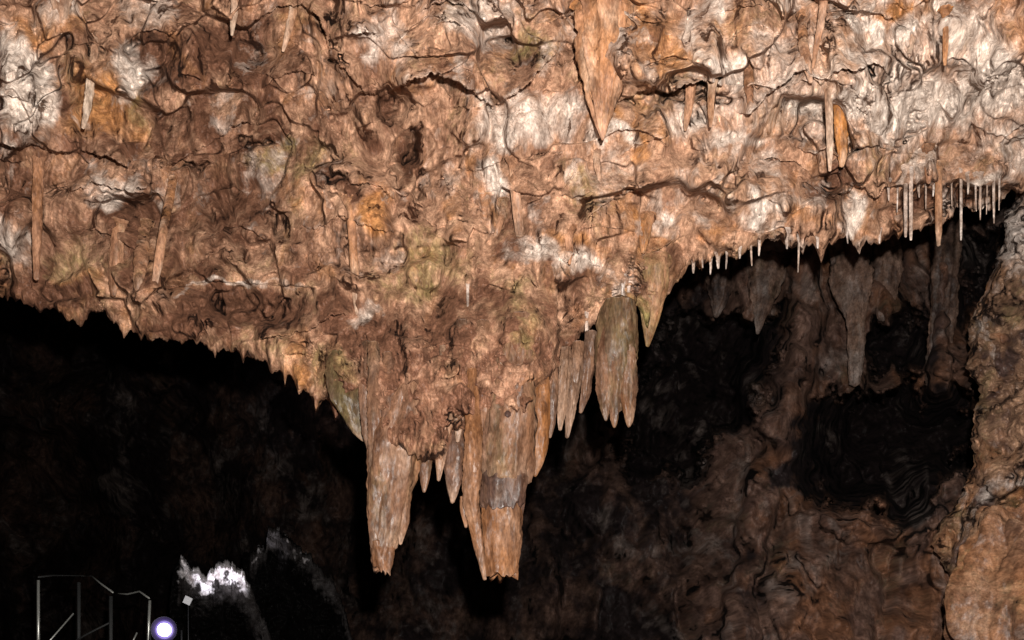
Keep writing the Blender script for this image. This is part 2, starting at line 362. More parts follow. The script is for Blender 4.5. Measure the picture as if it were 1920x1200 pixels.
def roof_field(px, py):
    u, v = px / 100.0, py / 100.0
    wx = 0.20 * fbm(u * 0.6, v * 0.6, 1, 2) + 0.035 * fbm(u * 2.6, v * 2.6, 3, 2); wy = 0.20 * fbm(u * 0.6 + 31, v * 0.6, 5, 2) + 0.035 * fbm(u * 2.6, v * 2.6 + 8, 8, 2)
    uw, vw = u + wx, v + wy
    pend = sm(560, 680, py) * sm(560, 680, px) * (1 - sm(1060, 1150, px))
    kk = np.exp(1.7 + 2.3 * sm(-.35, .45, fbm(u * .8, v * .8, 15, 2)))
    d1, a0, a1, a2 = shells(uw * .56 + 3, vw * .60 + 2, 700, kk * 2.8, .56, .24, .22, 6)
    d2, b0, b1, b2 = shells(uw * 1.35, vw * 1.1, 720, kk * 2.6, .32, .12, .11, 4)
    d3, e0, e1, e2 = shells(uw * 3.6, vw * 2.8, 740, kk * 1.6, .062, .020, .012, 4)
    d = 0.30 * fbm(u * 0.35, v * 0.42, 40, 3)
    d = d + d1 + d2 * (1 - .4 * pend) + d3 * (.08 + .5 * sm(-.3, .4, fbm(u * .7, v * .7, 25, 2)))
    d = d + 0.05 * billow(uw * 1.3, vw * 0.9, 50, 2, 0.5)
    f1, f2 = cells(uw * .95 + .08 * fbm(u * 5, v * 5, 86, 3), vw * .95 + .08 * fbm(u * 5 + 4, v * 5, 87, 3), 88)
    d = d - 0.10 * np.exp(-(f2 - f1) / .02) * sm(.1, .4, fbm(u * .9 + 3, v * .9, 89, 2))
    rw1, rw2 = 26 * fbm(u * 2.2, v * 2.2, 110, 3), 20 * fbm(u * 2.2 + 6, v * 2.2, 111, 3)
    for (rx_, ry_, ra, rb, an, dp) in RECESS:
        c_, s_ = math.cos(an), math.sin(an); X_, Y_ = px + 60 * wx + rw1 - rx_, py + 60 * wy + rw2 - ry_
        q_ = ((X_ * c_ + Y_ * s_) / ra) ** 2 + ((-X_ * s_ + Y_ * c_) / rb) ** 2
        d = d - dp * np.exp(-q_ ** 1.5)
    g1, g2 = cells(uw * 2.5 + .05 * fbm(u * 9, v * 9, 96, 3), vw * 2.1 + .05 * fbm(u * 9 + 4, v * 9, 97, 3), 98)
    fine = - 0.03 * np.exp(-(g2 - g1) / .03) * sm(.0, .4, fbm(u * 1.3 + 3, v * 1.3, 99, 2))
    fine = fine + 0.007 * fbm(u * 4.6 + wx, v * 3.4, 101, 4, .6) - .007 * np.clip(np.abs(pn2(uw * 6, vw * 4, 103)) * 6, 0, 1) * -1
    fine = fine + (.045 + .06 * pend) * (billow(u * 3.2 + .25 * pn2(u * 2, v * 2, 104), v * .9, 105, 3, .6) - .4) * sm(-.1, .3, fbm(u * .8, v * .8 + 4, 106, 2) + .5 * pend) + .17 * (billow(u * 2.1 + .35 * pn2(u * 1.5, v * 1.5, 107), v * .55, 108, 3, .55) - .4) * sm(1280, 1450, px) * (1 - sm(280, 380, py)) + d3 + .5 * d2
    d = d + fine - d3 - .5 * d2
    col = (.7 * a0 + 1.0 * b0 + .8 * e0, .7 * a1 + 1.0 * b1 + .8 * e1, .7 * a2 + 1.0 * b2 + .8 * e2)
    pale = np.zeros_like(px)
    # named sheets
    for k, (pl, amp, ln, rough) in enumerate(EDGES):
        ex, ey = zip(*pl)
        e = np.interp(px, ex, ey) + rough * fbm(px / 34.0 + 13 * k, px * 0 + k, 300 + k, 3) - 1.3 * rough * np.clip(pn2(px / 11.0, px * 0 + k, 340 + k), 0, 1)
        tap = sm(ex[0] - 8, ex[0] + 30, px) * (1 - sm(ex[-1] - 30, ex[-1] + 8, px))
        tap = tap * (.40 + .60 * sm(-.25, .25, pn2(px / 150.0 + 5 * k, py / 160.0 + k, 360 + k)))
        s = e - py
        if amp > 0:
            d = d + np.where(s > 0, amp * tap * np.exp(-np.maximum(s, 0) / ln) * sm(-1.2, 1.2, s), 0)
            pale = pale + np.where(s > 0, 0.14 * tap * np.exp(-np.maximum(s, 0) / 9), 0)
        else:
            d = d + np.where(s < 0, amp * tap * np.exp(-np.maximum(-s, 0) / ln), 0)
    return d, pale, col, fine
D, PALE, COL, FINE = roof_field(PX, PY)
# many small scalloped sheets and drip edges
for k in range(120):
    cx, cy = rng.uniform(-120, 2040), rng.uniform(-100, 780)
    L_ = np.interp(cx, lx, ly)
    if cy > L_ - 12: continue
    w = rng.uniform(16, 85) * (0.7 if cy > 500 else 1); kk = rng.choice([1, 1, -1]) * rng.uniform(0.15, 0.7)
    amp = rng.uniform(0.06, 0.26) * (w / 60) ** 0.4; ln = rng.uniform(18, 80); sl = rng.uniform(-0.5, 0.5)
    i0, i1 = np.searchsorted(cpx, [cx - w, cx + w])
    if i1 - i0 < 4: continue
    px, py = PX[:, i0:i1], PY[:, i0:i1]
    q = (px - cx) / w
    e = cy + kk * w * q * q + sl * (px - cx) + 5 * pn2(px / 13.0, px * 0 + k * .37, 500)
    tap = np.clip(1 - q * q, 0, 1) ** 0.6
    s = e - py
    c = np.where(s > 0, amp * tap * np.exp(-np.maximum(s, 0) / ln) * sm(-1.2, 1.2, s), 0)
    D[:, i0:i1] += c
    PALE[:, i0:i1] += np.where(s > 0, 0.12 * tap * np.exp(-np.maximum(s, 0) / 6), 0)
# two freak pinholes of the cell pattern are worn smooth
for x_, y_ in ((1784, 54), (1252, 382)):
    w_ = np.exp(-(((PX - x_) ** 2 + (PY - y_) ** 2) / 30.0 ** 2) ** 2)
    near = w_ > .3
    D = D * (1 - w_) + w_ * float(np.median(D[near]))
# pendant mass: long vertical strips between the hanging stalactites
u, v = PX / 100, PY / 100
pend = sm(600, 720, PY) * sm(600, 700, PX) * (1 - sm(1040, 1120, PX))
D += pend * 0.22 * billow(u * 3.2 + 0.3 * pn2(u * 1.5, v * 1.2, 7), v * 0.5, 120, 2, 0.5)
Yb = rbf(PX, PY, BASE, 190, 150)
# round the lip backwards
ED = (lip[None, :] + jag[None, :]) - PY
# flowstone skin runs down over the roots of the stalactites
Yflat = Yb - D
sk = 22 * fbm(PX / 45, PY / 45, 140, 4, .6)
for rows in [r[0] for r in CL] + [LONG_LEFT, LONG_RIGHT, WIDE]:
    r_ = np.array(rows, float)
    x0, x1 = (r_[:, 0] - r_[:, 2]).min() - 40, (r_[:, 0] + r_[:, 2]).max() + 40
    j0, j1 = np.searchsorted(cpx, [x0, x1]); px, py = PX[:, j0:j1], PY[:, j0:j1]
    ax = np.interp(py, r_[:, 1], r_[:, 0]); hw = np.interp(py, r_[:, 1], r_[:, 2]) * 1.06 + 1.5; ya = np.interp(py, r_[:, 1], r_[:, 3])
    q = (px - ax + .22 * sk[:, j0:j1]) / hw
    front = ya - hw / F * ya * np.sqrt(np.clip(1 - q * q, 0, 1)) + .22 * np.maximum(np.abs(q) - 1, 0) ** .8 * hw / 30
    front = front + np.maximum(r_[0, 1] + 10 - py, 0) / 70.0 * .35 + .3 * sm(-30, 30, py - (np.interp(px, lx, ly) - 62) + 2 * sk[:, j0:j1]) + 1.25 * FINE[:, j0:j1] * -1 - .02
    old = Yflat[:, j0:j1]; k_ = .035
    h = np.clip(.5 + .5 * (old - front) / k_, 0, 1)
    Yflat[:, j0:j1] = old + (front - old) * h - k_ * h * (1 - h)
Yroof = Yflat + 0.28 * np.exp(-np.maximum(ED, 0) / 9.0)

def gauss(px, py, lst):
    s = np.zeros_like(px)
    for x, y, rx, ry, a in lst:
        s = np.maximum(s, 1.15 * a * np.exp(-(((px - x) / rx) ** 2 + ((py - y) / ry) ** 2) ** 1.5 * .8))
    return s
P_PALE = [(1640,170,420,130,.42),(440,534,150,9,.6),(35,150,55,90,.85),(60,220,40,60,.8),(235,140,45,45,.7),(290,20,60,40,.5),(900,30,90,60,.5),(950,235,60,45,.7),(1020,215,70,40,.55),(1010,480,55,35,.62),(1080,510,60,28,.62),
   (1500,185,50,40,.8),(1600,190,60,45,.75),(1625,70,22,50,.9),(1690,80,35,40,.75),(1740,190,120,70,.8),(1860,150,90,70,.85),(1800,60,90,50,.6),(1900,280,40,60,.6),
   (1410,400,28,34,.85),(1385,275,55,22,.75),(1240,400,24,26,.8),(1582,398,26,32,.75),(930,335,34,44,.85),(205,355,60,28,.6),(692,585,30,22,.8),(1160,260,30,30,.7),(1140,70,28,40,.55),
   (1350,60,60,50,.4),(1450,90,60,50,.45),(720,60,60,60,.45),(20,450,40,60,.5),(1770,40,60,40,.55),(1850,345,60,14,.7),(110,20,40,30,.5),(1150,330,60,50,.3)]
P_OR = [(195,200,80,80,.75),(695,395,48,46,.85),(1130,190,36,80,.8),(1200,50,60,70,.65),(1260,110,70,50,.6),(1582,275,14,55,.95),(1690,20,80,28,.75),(80,55,45,40,.6),(330,110,36,45,.8),
   (1470,390,90,40,.5),(1060,455,50,25,.6),(550,60,50,50,.5),(1560,100,50,60,.5),(60,330,40,60,.4),(260,500,60,40,.5),(860,740,60,60,.45),(1010,760,24,60,.7),(1210,470,30,30,.5)]
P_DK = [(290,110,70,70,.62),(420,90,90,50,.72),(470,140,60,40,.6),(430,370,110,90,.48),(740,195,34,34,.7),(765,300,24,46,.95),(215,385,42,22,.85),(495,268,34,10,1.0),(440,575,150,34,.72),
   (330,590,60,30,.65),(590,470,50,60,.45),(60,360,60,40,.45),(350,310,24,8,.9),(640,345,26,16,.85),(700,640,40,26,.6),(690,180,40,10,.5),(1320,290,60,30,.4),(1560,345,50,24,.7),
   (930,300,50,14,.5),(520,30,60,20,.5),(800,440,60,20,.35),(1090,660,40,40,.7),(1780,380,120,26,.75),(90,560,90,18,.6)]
P_OL = [(785,530,42,58,.55),(965,580,50,40,.5),(975,645,30,40,.8),(590,310,40,40,.5),(990,90,40,28,.65),(510,300,40,20,.6),(110,500,70,50,.45),(830,480,90,50,.45),(640,700,40,50,.7),
   (260,180,22,60,.55),(1150,640,40,60,.6),(1230,600,30,40,.8),(1090,350,50,50,.4),(1640,300,30,40,.3),(1200,560,60,24,.5)]
def roof_mask(PX, PY, PALE):
    u, v = PX / 100, PY / 100
    wx = 38 * fbm(u * 1.1, v * 0.9, 201, 3); wy = 38 * fbm(u * 1.1 + 9, v * 0.9, 211, 4)
    ax, ay = PX + wx, PY + wy
    right = sm(500, 1700, PX)
    m = np.zeros(PX.shape + (4,), np.float32)
    ns = lambda sx, sy, s: fbm(u * sx + wx / 90, v * sy + wy / 90, s, 3)
    m[..., 0] = np.maximum(gauss(ax, ay, P_PALE), 0.30 * ns(1.1, .9, 220) + (.30 + .25 * right) * COL[0] + 0.02 + 0.26 * right * (1 - sm(250, 480, PY))) + PALE
    m[..., 1] = np.maximum(gauss(ax, ay, P_OR), 0.30 * ns(1.3, .8, 230) + .6 * COL[1] + 0.06)
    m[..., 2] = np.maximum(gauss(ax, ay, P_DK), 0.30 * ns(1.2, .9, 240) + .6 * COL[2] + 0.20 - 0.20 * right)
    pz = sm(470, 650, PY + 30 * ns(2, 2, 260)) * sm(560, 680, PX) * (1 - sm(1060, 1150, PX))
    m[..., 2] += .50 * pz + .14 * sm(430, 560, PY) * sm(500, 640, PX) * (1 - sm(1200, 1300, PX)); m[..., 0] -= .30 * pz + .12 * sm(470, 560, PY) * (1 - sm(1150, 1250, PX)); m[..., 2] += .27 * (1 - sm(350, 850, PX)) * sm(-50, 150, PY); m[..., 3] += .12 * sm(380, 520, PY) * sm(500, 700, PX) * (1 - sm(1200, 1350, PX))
    m[..., 3] = np.maximum(gauss(ax, ay, P_OL), 0.30 * ns(1.0, .9, 250) + 0.10 + 0.1 * sm(420, 560, PY))
    return m
mask = roof_mask(PX, PY, PALE)
# the soffit behind the lip climbs away into the chamber
back = []
bm = []
for dY, up in ((0.10, 6), (0.3, 16), (0.7, 34), (1.3, 60), (2.2, 95), (3.6, 140), (5.5, 190), (9.0, 250), (16.0, 330)):
    nz = 12 * pn2(cpx / 40, cpx * 0 + dY * 3, 77) + 5 * pn2(cpx / 12, cpx * 0 + dY * 5, 78)
    back.append(at(cpx, lip - up + nz + jag * (1 if dY < .2 else 0), Yroof[-1] + dY)); bm.append(mask[-1])
V = np.concatenate([at(PX, PY, Yroof), np.array(back)], 0)
MM = np.concatenate([mask, np.array(bm)], 0)
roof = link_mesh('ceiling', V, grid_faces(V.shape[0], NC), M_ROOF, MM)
tag(roof, 'sloping cave ceiling of orange and pale flowstone with a ragged hanging lip', None, None, 'structure')

def roofY(px, py):       # distance of the finished roof surface at a picture point
    j = int(np.clip(np.searchsorted(cpx, px), 1, NC - 1)); col = PY[:, j]
    i = int(np.clip(np.searchsorted(col, py), 0, NR - 1))
    return float(np.mean(Yroof[max(0, i - 4):i + 5, max(0, j - 3):j + 4]))

# ------------------------------------------------------------------ the dark chamber behind
bx = np.concatenate([np.linspace(-900, 900, 400), np.linspace(903.5, 2400, 480)]); by = np.linspace(120, 1330, 420)
BX, BY = np.meshgrid(bx, by)
BD = [(0,600,21),(0,1000,25),(0,1200,26),(350,800,20),(350,1100,22),(600,1000,18.5),(600,800,17),(850,1000,15.5),(850,1200,15),(1050,900,14.5),(1050,1150,13.5),
      (1250,1000,14),(1250,1200,13.2),(1300,600,13),(1150,700,14),(1400,560,11.6),(1500,550,11.0),(1500,700,10.9),(1430,850,11.2),(1400,1000,10.4),(1400,1180,9.8),
      (1600,1050,9.2),(1600,1180,8.6),(1750,1100,8.3),(1750,1000,8.8),(1850,980,8.4),(1700,560,11.6),(1770,560,11.2),(1650,480,11.4),(1850,450,12),(1900,700,10),(1900,1200,8.6),(2100,700,9.5),(2100,1200,8.4)]
u, v = BX / 100, BY / 100
wx = 22 * fbm(u * 1.1, v * 1.1, 401, 3); wy = 22 * fbm(u * 1.1 + 7, v * 1.1, 411, 3)
YB = rbf(BX, BY, BD, 130, 130) * (1.08 + .17 * (1 - sm(900, 1300, BX)) + .25 * (1 - sm(250, 800, BX)))
HOLES = [([(1215,640),(1300,560),(1400,600),(1465,570),(1470,640),(1440,740),(1360,830),(1300,900),(1180,900),(1150,800)], 6.0),
         ([(1462,840),(1500,770),(1560,722),(1640,735),(1700,712),(1780,735),(1850,730),(1840,870),(1800,905),(1745,950),(1690,985),(1640,958),(1560,955),(1500,925),(1445,915),(1430,880)], 8.0),
         ([(1620,600),(1690,585),(1765,610),(1770,690),(1700,715),(1640,700),(1615,650)], 5.0),
         ([(1790,430),(1880,420),(1880,460),(1830,590),(1800,620),(1785,540)], 4.0)]
for pl, dp in HOLES:
    sd = poly_sd(BX + 1.3 * wx, BY + 1.3 * wy, pl) + 26 * fbm(u * 2.3, v * 2.0, 405, 4, .62)
    YB = YB + dp * sm(-8, 34, sd)
db = 0.9 * fbm(u * .35, v * .35, 420, 3) + .10 * fbm(u * 2.0 + wx / 50, v * 1.2 + wy / 50, 440, 4, .5)
sb1, sc0, sc1, sc2 = shells(u * .55 + wx / 150, v * .5 + wy / 150, 820, 20, 1.5, .55, .45, 5)
sb2, sd0, sd1, sd2 = shells(u * 1.5 + wx / 110, v * 1.0 + wy / 110, 840, 20, .7, .24, .2, 4)
sb3, se0, se1, se2 = shells(u * 4.0 + wx / 70, v * 2.8 + wy / 70, 860, 16, .2, .06, .03, 3)
db = db + sb1 + sb2 + sb3
for pl, w_, a_ in (([(1515,430),(1510,600),(1500,700),(1452,860),(1405,1000),(1385,1200),(1380,1340)], 42, 1.3), ([(1775,420),(1770,560),(1760,720)], 26, .9), ([(1460,830),(1500,960),(1600,1000),(1700,1010),(1760,960)], 30, .7)):
    for (x0, y0), (x1, y1) in zip(pl[:-1], pl[1:]):
        t = np.clip(((BX - x0) * (x1 - x0) + (BY - y0) * (y1 - y0)) / ((x1 - x0) ** 2 + (y1 - y0) ** 2), 0, 1)
        q = np.hypot(BX + wx - x0 - t * (x1 - x0), BY + wy - y0 - t * (y1 - y0)) / w_
        YB = np.minimum(YB, YB * 0 + rbf(BX, BY, BD, 130, 130) * 1.08 - a_ * np.sqrt(np.clip(1 - q * q, 0, 1)) + 3 * np.clip(q - .6, 0, 9))
YB = YB - db * (YB / 14)
# a projecting broken edge of rock runs down the left of the side passage
bmask = np.zeros(BX.shape + (4,), np.float32)
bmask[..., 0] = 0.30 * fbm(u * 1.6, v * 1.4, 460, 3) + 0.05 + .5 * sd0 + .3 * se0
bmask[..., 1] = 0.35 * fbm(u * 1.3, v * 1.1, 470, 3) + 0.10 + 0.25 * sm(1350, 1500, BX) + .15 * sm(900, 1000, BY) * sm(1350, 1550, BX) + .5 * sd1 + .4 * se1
bmask[..., 2] = np.maximum(0.35 * fbm(u * 1.1, v * .9, 480, 3) + 0.10 + 0.56 * (1 - sm(1100, 1460, BX)) + .5 * sd2 + .3 * se2 + .3 * sc2, 0)  # darker to the left: dimming with distance put into the colour
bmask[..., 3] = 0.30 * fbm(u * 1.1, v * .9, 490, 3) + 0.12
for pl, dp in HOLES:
    bmask[..., 2] = np.maximum(bmask[..., 2], 1.0 * sm(-25, 40, poly_sd(BX + 1.3 * wx, BY + 1.3 * wy, pl) + 26 * fbm(u * 2.3, v * 2.0, 405, 4, .62)))  # shade inside the hollows put into the colour as well
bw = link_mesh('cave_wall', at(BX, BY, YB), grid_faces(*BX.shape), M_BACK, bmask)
tag(bw, 'dark rear wall of the chamber with hollows', None, None, 'structure')
def backY(px, py):
    j = int(np.clip(np.searchsorted(bx, px), 0, len(bx) - 1)); i = int(np.clip(np.searchsorted(by, py), 0, len(by) - 1))
    return float(np.mean(YB[max(0, i - 2):i + 3, max(0, j - 2):j + 3]))

# ------------------------------------------------------------------ the right-hand wall
RB = [(100,1990),(250,1935),(330,1915),(372,1900),(400,1880),(440,1884),(480,1872),(520,1856),(560,1836),(600,1818),(640,1812),(690,1814),(720,1832),(760,1828),(800,1820),(850,1826),
      (880,1818),(930,1800),(980,1762),(1020,1740),(1060,1770),(1110,1790),(1150,1775),(1200,1790),(1420,1800)]
ry, rx = zip(*RB)
wr = np.linspace(130, 1400, 560); nw = 230
edge = np.interp(wr, ry, rx) + 9 * fbm(wr / 45, wr * 0, 601, 4) + 5 * billow(wr / 14, wr * 0 + .3, 610, 2)
S = np.linspace(0, 1, nw)[None, :] ** 1.9
WX = edge[:, None] + S * (3100 - edge[:, None]); WY = np.repeat(wr[:, None], nw, 1)
u, v = WX / 100, WY / 100
wxn = 0.4 * fbm(u * .9, v * .9, 620, 3); wyn = 0.4 * fbm(u * .9 + 5, v * .9, 625, 3)
ca, sa = math.cos(0.5), math.sin(0.5)          # beds dip to the left
ur, vr = (u + wxn) * ca + (v + wyn) * sa, -(u + wxn) * sa + (v + wyn) * ca
jx, jy = .10 * fbm(u * 4, v * 4, 626, 3), .10 * fbm(u * 4 + 3, v * 4, 627, 3)
h1, i0_, i1_, i2_ = shells(ur * .9 + jx, vr * .6 + jy, 640, 16, .6, .2, .25, 5)
h2, j0_, j1_, j2_ = shells(ur * 2.3 + jx * 2, vr * 1.5 + jy * 2, 650, 14, .28, .10, .06, 4)
h3, l0_, l1_, l2_ = shells(ur * 5.5 + jx * 3, vr * 4 + jy * 3, 660, 12, .10, .035, .0, 4)
dw = 0.3 * fbm(u * .5, v * .5, 630, 3) + h1 + h2 + h3 + .02 * fbm(u * 6, v * 6, 661, 3)
g1, g2 = cells(ur * 1.4 + jx, vr * .9 + jy, 664)
dw = dw - .15 * np.exp(-(g2 - g1) / .03) * sm(-.1, .2, fbm(u * 1.2, v * 1.2, 665, 2))
YW = rbf(WX, WY, [(1900,350,8.4),(1900,500,8.3),(1850,650,8.6),(1900,800,8.0),(1850,950,8.4),(1780,1050,8.9),(1850,1200,8.3),(2000,500,7.4),(2000,800,7.0),(2000,1100,7.2),(2150,700,6.6),(2700,400,5.2),(2700,1000,5.0),(3100,700,4.4)], 110) - dw
YW = YW + 0.5 * np.exp(-(WX - edge[:, None]) / 14.0)
wm = np.zeros(WX.shape + (4,), np.float32)
wm[..., 0] = np.maximum(0.3 * fbm(u * 2.2, v * 1.8, 670, 3) + 0.12 + .6 * j0_ + .4 * l0_, gauss(WX, WY, [(1905,440,60,70,.7)]))
wm[..., 1] = 0.4 * fbm(u * 1.6, v * 1.4, 680, 3) + 0.15 + .6 * j1_ + 0.25 * sm(800, 1000, WY)
wm[..., 2] = 0.45 * fbm(u * 1.6, v * 1.4, 690, 3) + 0.24 + .6 * j2_ + .4 * l2_
wm[..., 3] = 0.4 * fbm(u * 1.6, v * 1.4, 695, 3) + 0.1
bk = []
for dY, dx in ((0.3, 10), (0.9, 26), (2.0, 60), (4.5, 120)):
    bk.append((at(edge + dx + 6 * pn2(wr / 20, wr * 0 + dY, 699), wr, YW[:, 0] + dY), wm[:, 0]))
VW = np.concatenate([np.stack([b[0] for b in bk[::-1]], 1), at(WX, WY, YW)], 1)
WM = np.concatenate([np.stack([b[1] for b in bk[::-1]], 1), wm], 1)
rw = link_mesh('side_wall', VW, grid_faces(len(wr), VW.shape[1]), M_WALL, WM)
tag(rw, 'broken brown rock wall along the right side of the cave', None, None, 'structure')

# floor below the picture, rising towards the walkway
fx = np.linspace(-16, 14, 160); fy = np.linspace(-6, 27, 170)
FX, FY = np.meshgrid(fx, fy)
FZ = np.interp(FY, [-6, 3, 7, 12, 27], [-.3, 0, 0.6, 2.05, 2.3]) + 0.10 * fbm(FX * .5, FY * .5, 701, 4) + 0.04 * billow(FX * 2, FY * 2, 711, 2)
fm = np.zeros(FX.shape + (4,), np.float32); fm[..., 2] = 0.35
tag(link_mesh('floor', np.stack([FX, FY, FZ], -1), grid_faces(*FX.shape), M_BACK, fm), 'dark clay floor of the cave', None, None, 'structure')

# ------------------------------------------------------------------ stalactites
def drip_mesh(rows, nseg=40, step=4.0, flute=0.12, lump=0.10, depth=0.9, seed=0, blunt=False, ribs=5, cols=(.2, .25, .15, .2), tip_pale=0.3, ragged=0.0):
    """rows: (centre px, py, half width px, Y) from the root to the tip."""
    rows = np.array(rows, float)
    s = np.concatenate([[0], np.cumsum(np.hypot(np.diff(rows[:, 0]), np.diff(rows[:, 1])))])
    n = max(8, int(s[-1] / step)); q = np.linspace(0, s[-1], n)
    k = np.ones(5) / 5
    def ip(c):
        y = np.interp(q, s, rows[:, c])
        if n > 12:
            p = np.pad(y, 2, mode='edge'); y = np.convolve(p, k, 'valid')
        return y
    cx, cy, hw, yy = ip(0), ip(1), ip(2), ip(3)
    c = at(cx, cy, yy); r = hw / F * yy
    a = np.linspace(0, 2 * math.pi, nseg, endpoint=False)
    A, R = np.meshgrid(a, r); Z = np.repeat(c[:, 2][:, None], nseg, 1)
    rm = float(max(r))
    ca, sa = np.cos(A), np.sin(A)
    zz = Z / max(rm, .02)
    g = flute * pn(ca * ribs * .5 + seed, sa * ribs * .5, zz * .22, seed) * 1.6
    g = g + flute * .5 * np.abs(pn(ca * ribs + seed, sa * ribs, zz * .4, seed + 1))
    g = g + lump * .8 * pn(ca * 1.6 + seed, sa * 1.6, zz * .9, seed + 2) + lump * .5 * (.5 - 2 * np.abs(pn(ca * 2.2 + seed, sa * 2.2, zz * 1.7, seed + 12))) + lump * .5 * pn(ca * 3.5 + seed, sa * 3.5, zz * 2.4, seed + 3) + lump * .4 * pn(ca * 8 + seed, sa * 8, zz * 4, seed + 4) + lump * .3 * np.abs(pn(ca * 9 + seed, sa * 9, zz * 1.2, seed + 5))
    Rr = R * (1 + g)
    V = np.stack([c[:, 0][:, None] + Rr * ca, c[:, 1][:, None] + Rr * sa * depth, Z], -1)
    if blunt or ragged:
        w = sm(0.86, 1.0, np.linspace(0, 1, n))[:, None]
        V[..., 2] -= w * ragged * rm * np.clip(pn(ca * 3.3 + seed, sa * 3.3, A * 0 + .5, seed + 6) + .25 * pn(ca * 9, sa * 9, A * 0, seed + 7), -1, 1)
    V = V.reshape(-1, 3)
    faces = grid_faces(n, nseg, True)
    # end caps: rings shrinking to the axis
    def cap(base, zoff):
        nonlocal V, faces
        ring = V[base:base + nseg]; cen = ring.mean(0)
        idx = np.arange(base, base + nseg)
        for f in (0.6, 0.25, 0.02):
            new = cen + (ring - cen) * f; new[:, 2] += zoff * (1 - f)
            new[:, 2] += 0.12 * rm * pn(new[:, 0] / rm * 3, new[:, 1] / rm * 3, new[:, 0] * 0, seed + 9) * f
            st = len(V); V = np.concatenate([V, new])
            ni = np.arange(st, st + nseg)
            q_ = np.stack([idx, np.roll(idx, -1), np.roll(ni, -1), ni], -1)
            faces = np.concatenate([faces, q_]); idx = ni
    cap((n - 1) * nseg, 0.25 * float(r[-1]) if blunt else -float(r[-1]) * .6)
    cap(0, float(r[0]) * .4)
    m = np.zeros((len(V), 4), np.float32)
    t = np.clip((V[:, 2].max() - V[:, 2]) / max(1e-6, np.ptp(V[:, 2])), 0, 1)
    for ch in range(4):
        m[:, ch] = cols[ch] + 0.35 * pn(V[:, 0] * 7, V[:, 1] * 7, V[:, 2] * 2.5, seed + 20 + ch)
    m[:, 0] += tip_pale * sm(.75, 1, t)
    return V, faces, m
def drip(name, rows, label=None, group=None, mat=None, cat='stalactite', parent=None, **kw):
    V, f, m = drip_mesh(rows, **kw)
    if parent is not None:
        return link_mesh(name, V, f, mat or M_DRIP, m, parent=parent, loc=parent.location)
    o = link_mesh(name, V, f, mat or M_DRIP, m, loc=V[:kw.get('nseg', 40)].mean(0))
    return tag(o, label, cat, group)

G_C = 'stalactites of the central cluster'
# --- the long left stalactite
Yc = YC
e = empty('stalactite', at(np.array(765.), np.array(735.), np.array(Yc)))
tag(e, 'long blunt brown stalactite with a broken end, left one of the two longest', 'stalactite', G_C)
drip('shaft', LONG_LEFT,
     parent=e, nseg=72, step=3, flute=.14, lump=.12, seed=3, cols=(.18,.30,.12,.18), ribs=6)
drip('broken_tip', [(719,1015,24,Yc),(718,1040,21,Yc),(717,1060,18,Yc),(717,1072,15,Yc)], parent=e, nseg=48, step=2.5, flute=.1, lump=.16, seed=4, blunt=True, ragged=.9, cols=(.2,.32,.14,.15))
drip('side_spike', [(752,900,14,Yc-.02),(755,950,12,Yc-.03),(755,985,10,Yc-.03),(752,1006,6,Yc-.03),(751,1022,2,Yc-.03)], parent=e, nseg=24, step=2.5, seed=5, cols=(.35,.25,.1,.1))
drip('side_rib', [(700,640,9,5.8),(702,700,12,5.72),(704,760,14,5.68),(706,820,14,5.68),(703,880,10,5.66),(700,930,6,5.68)], parent=e, nseg=28, step=3, seed=6, flute=.2, lump=.2, cols=(.3,.2,.2,.15))
# --- the long right stalactite
Yr = YRT
e = empty('stalactite', at(np.array(955.), np.array(640.), np.array(Yr)))
tag(e, 'thickest stalactite, with a grey collar above a glassy orange square cut end', 'stalactite', G_C)
drip('shaft', LONG_RIGHT, parent=e, nseg=72, step=3, flute=.13, lump=.12, seed=13, cols=(.22,.25,.12,.25), ribs=6)
drip('collar', [(944,886,44,Yr),(944,900,46,Yr),(943,925,44,Yr),(943,945,42,Yr),(943,955,38,Yr)], parent=e, nseg=64, step=2.5, flute=.05, lump=.09, seed=14, cols=(.22,.05,.62,.05), tip_pale=0, blunt=True, ragged=.55)
drip('broken_tip', [(943,930,36,Yr),(942,970,37,Yr),(941,1010,35.5,Yr),(940,1050,33,Yr),(940,1080,31,Yr)], parent=e, nseg=64, step=2.5, flute=.07, lump=.09, seed=15, blunt=True, ragged=.5, cols=(.22,.55,.14,.05), tip_pale=.1)
drip('side_rib', [(884,690,9,Yr-.02),(886,760,13,Yr-.05),(889,830,16,Yr-.1),(886,900,17,Yr-.1),(884,940,16,Yr-.1),(890,985,11,Yr-.08),(898,1030,8,Yr-.05),(906,1070,5,Yr-.03),(909,1088,3,Yr-.03)],
     parent=e, nseg=36, step=3, seed=16, flute=.16, lump=.16, cols=(.25,.55,.05,.05), mat=M_DRIP)
drip('side_spike', [(872,930,9,Yr-.02),(870,955,8,Yr-.02),(872,975,5,Yr-.02),(874,990,2,Yr-.02)], parent=e, nseg=20, step=2.5, seed=17, cols=(.3,.5,.1,.1))
def hole(px, py, Y, r, parent):       # a pit drawn as a lump, its darkness put into the colour
    drip('dark_pit', [(px,py-r,r*.45,Y),(px,py-r*.4,r,Y),(px,py+r*.4,r,Y),(px,py+r,r*.4,Y)], parent=parent, nseg=16, step=1.5, seed=int(px), cols=(0,0,1.4,0), tip_pale=0, flute=.02, lump=.1)
hole(952, 777, Yr - .125, 6.5, e)
hole(834, 752, Yr + .02, 5, e)
# --- the rest of the cluster
for i, (rows, lab, kw) in enumerate(CL):
    kw = dict(dict(nseg=40, step=3, seed=40 + 3 * i, flute=.15, lump=.14), **kw)
    drip('stalactite', rows, lab, G_C, **kw)
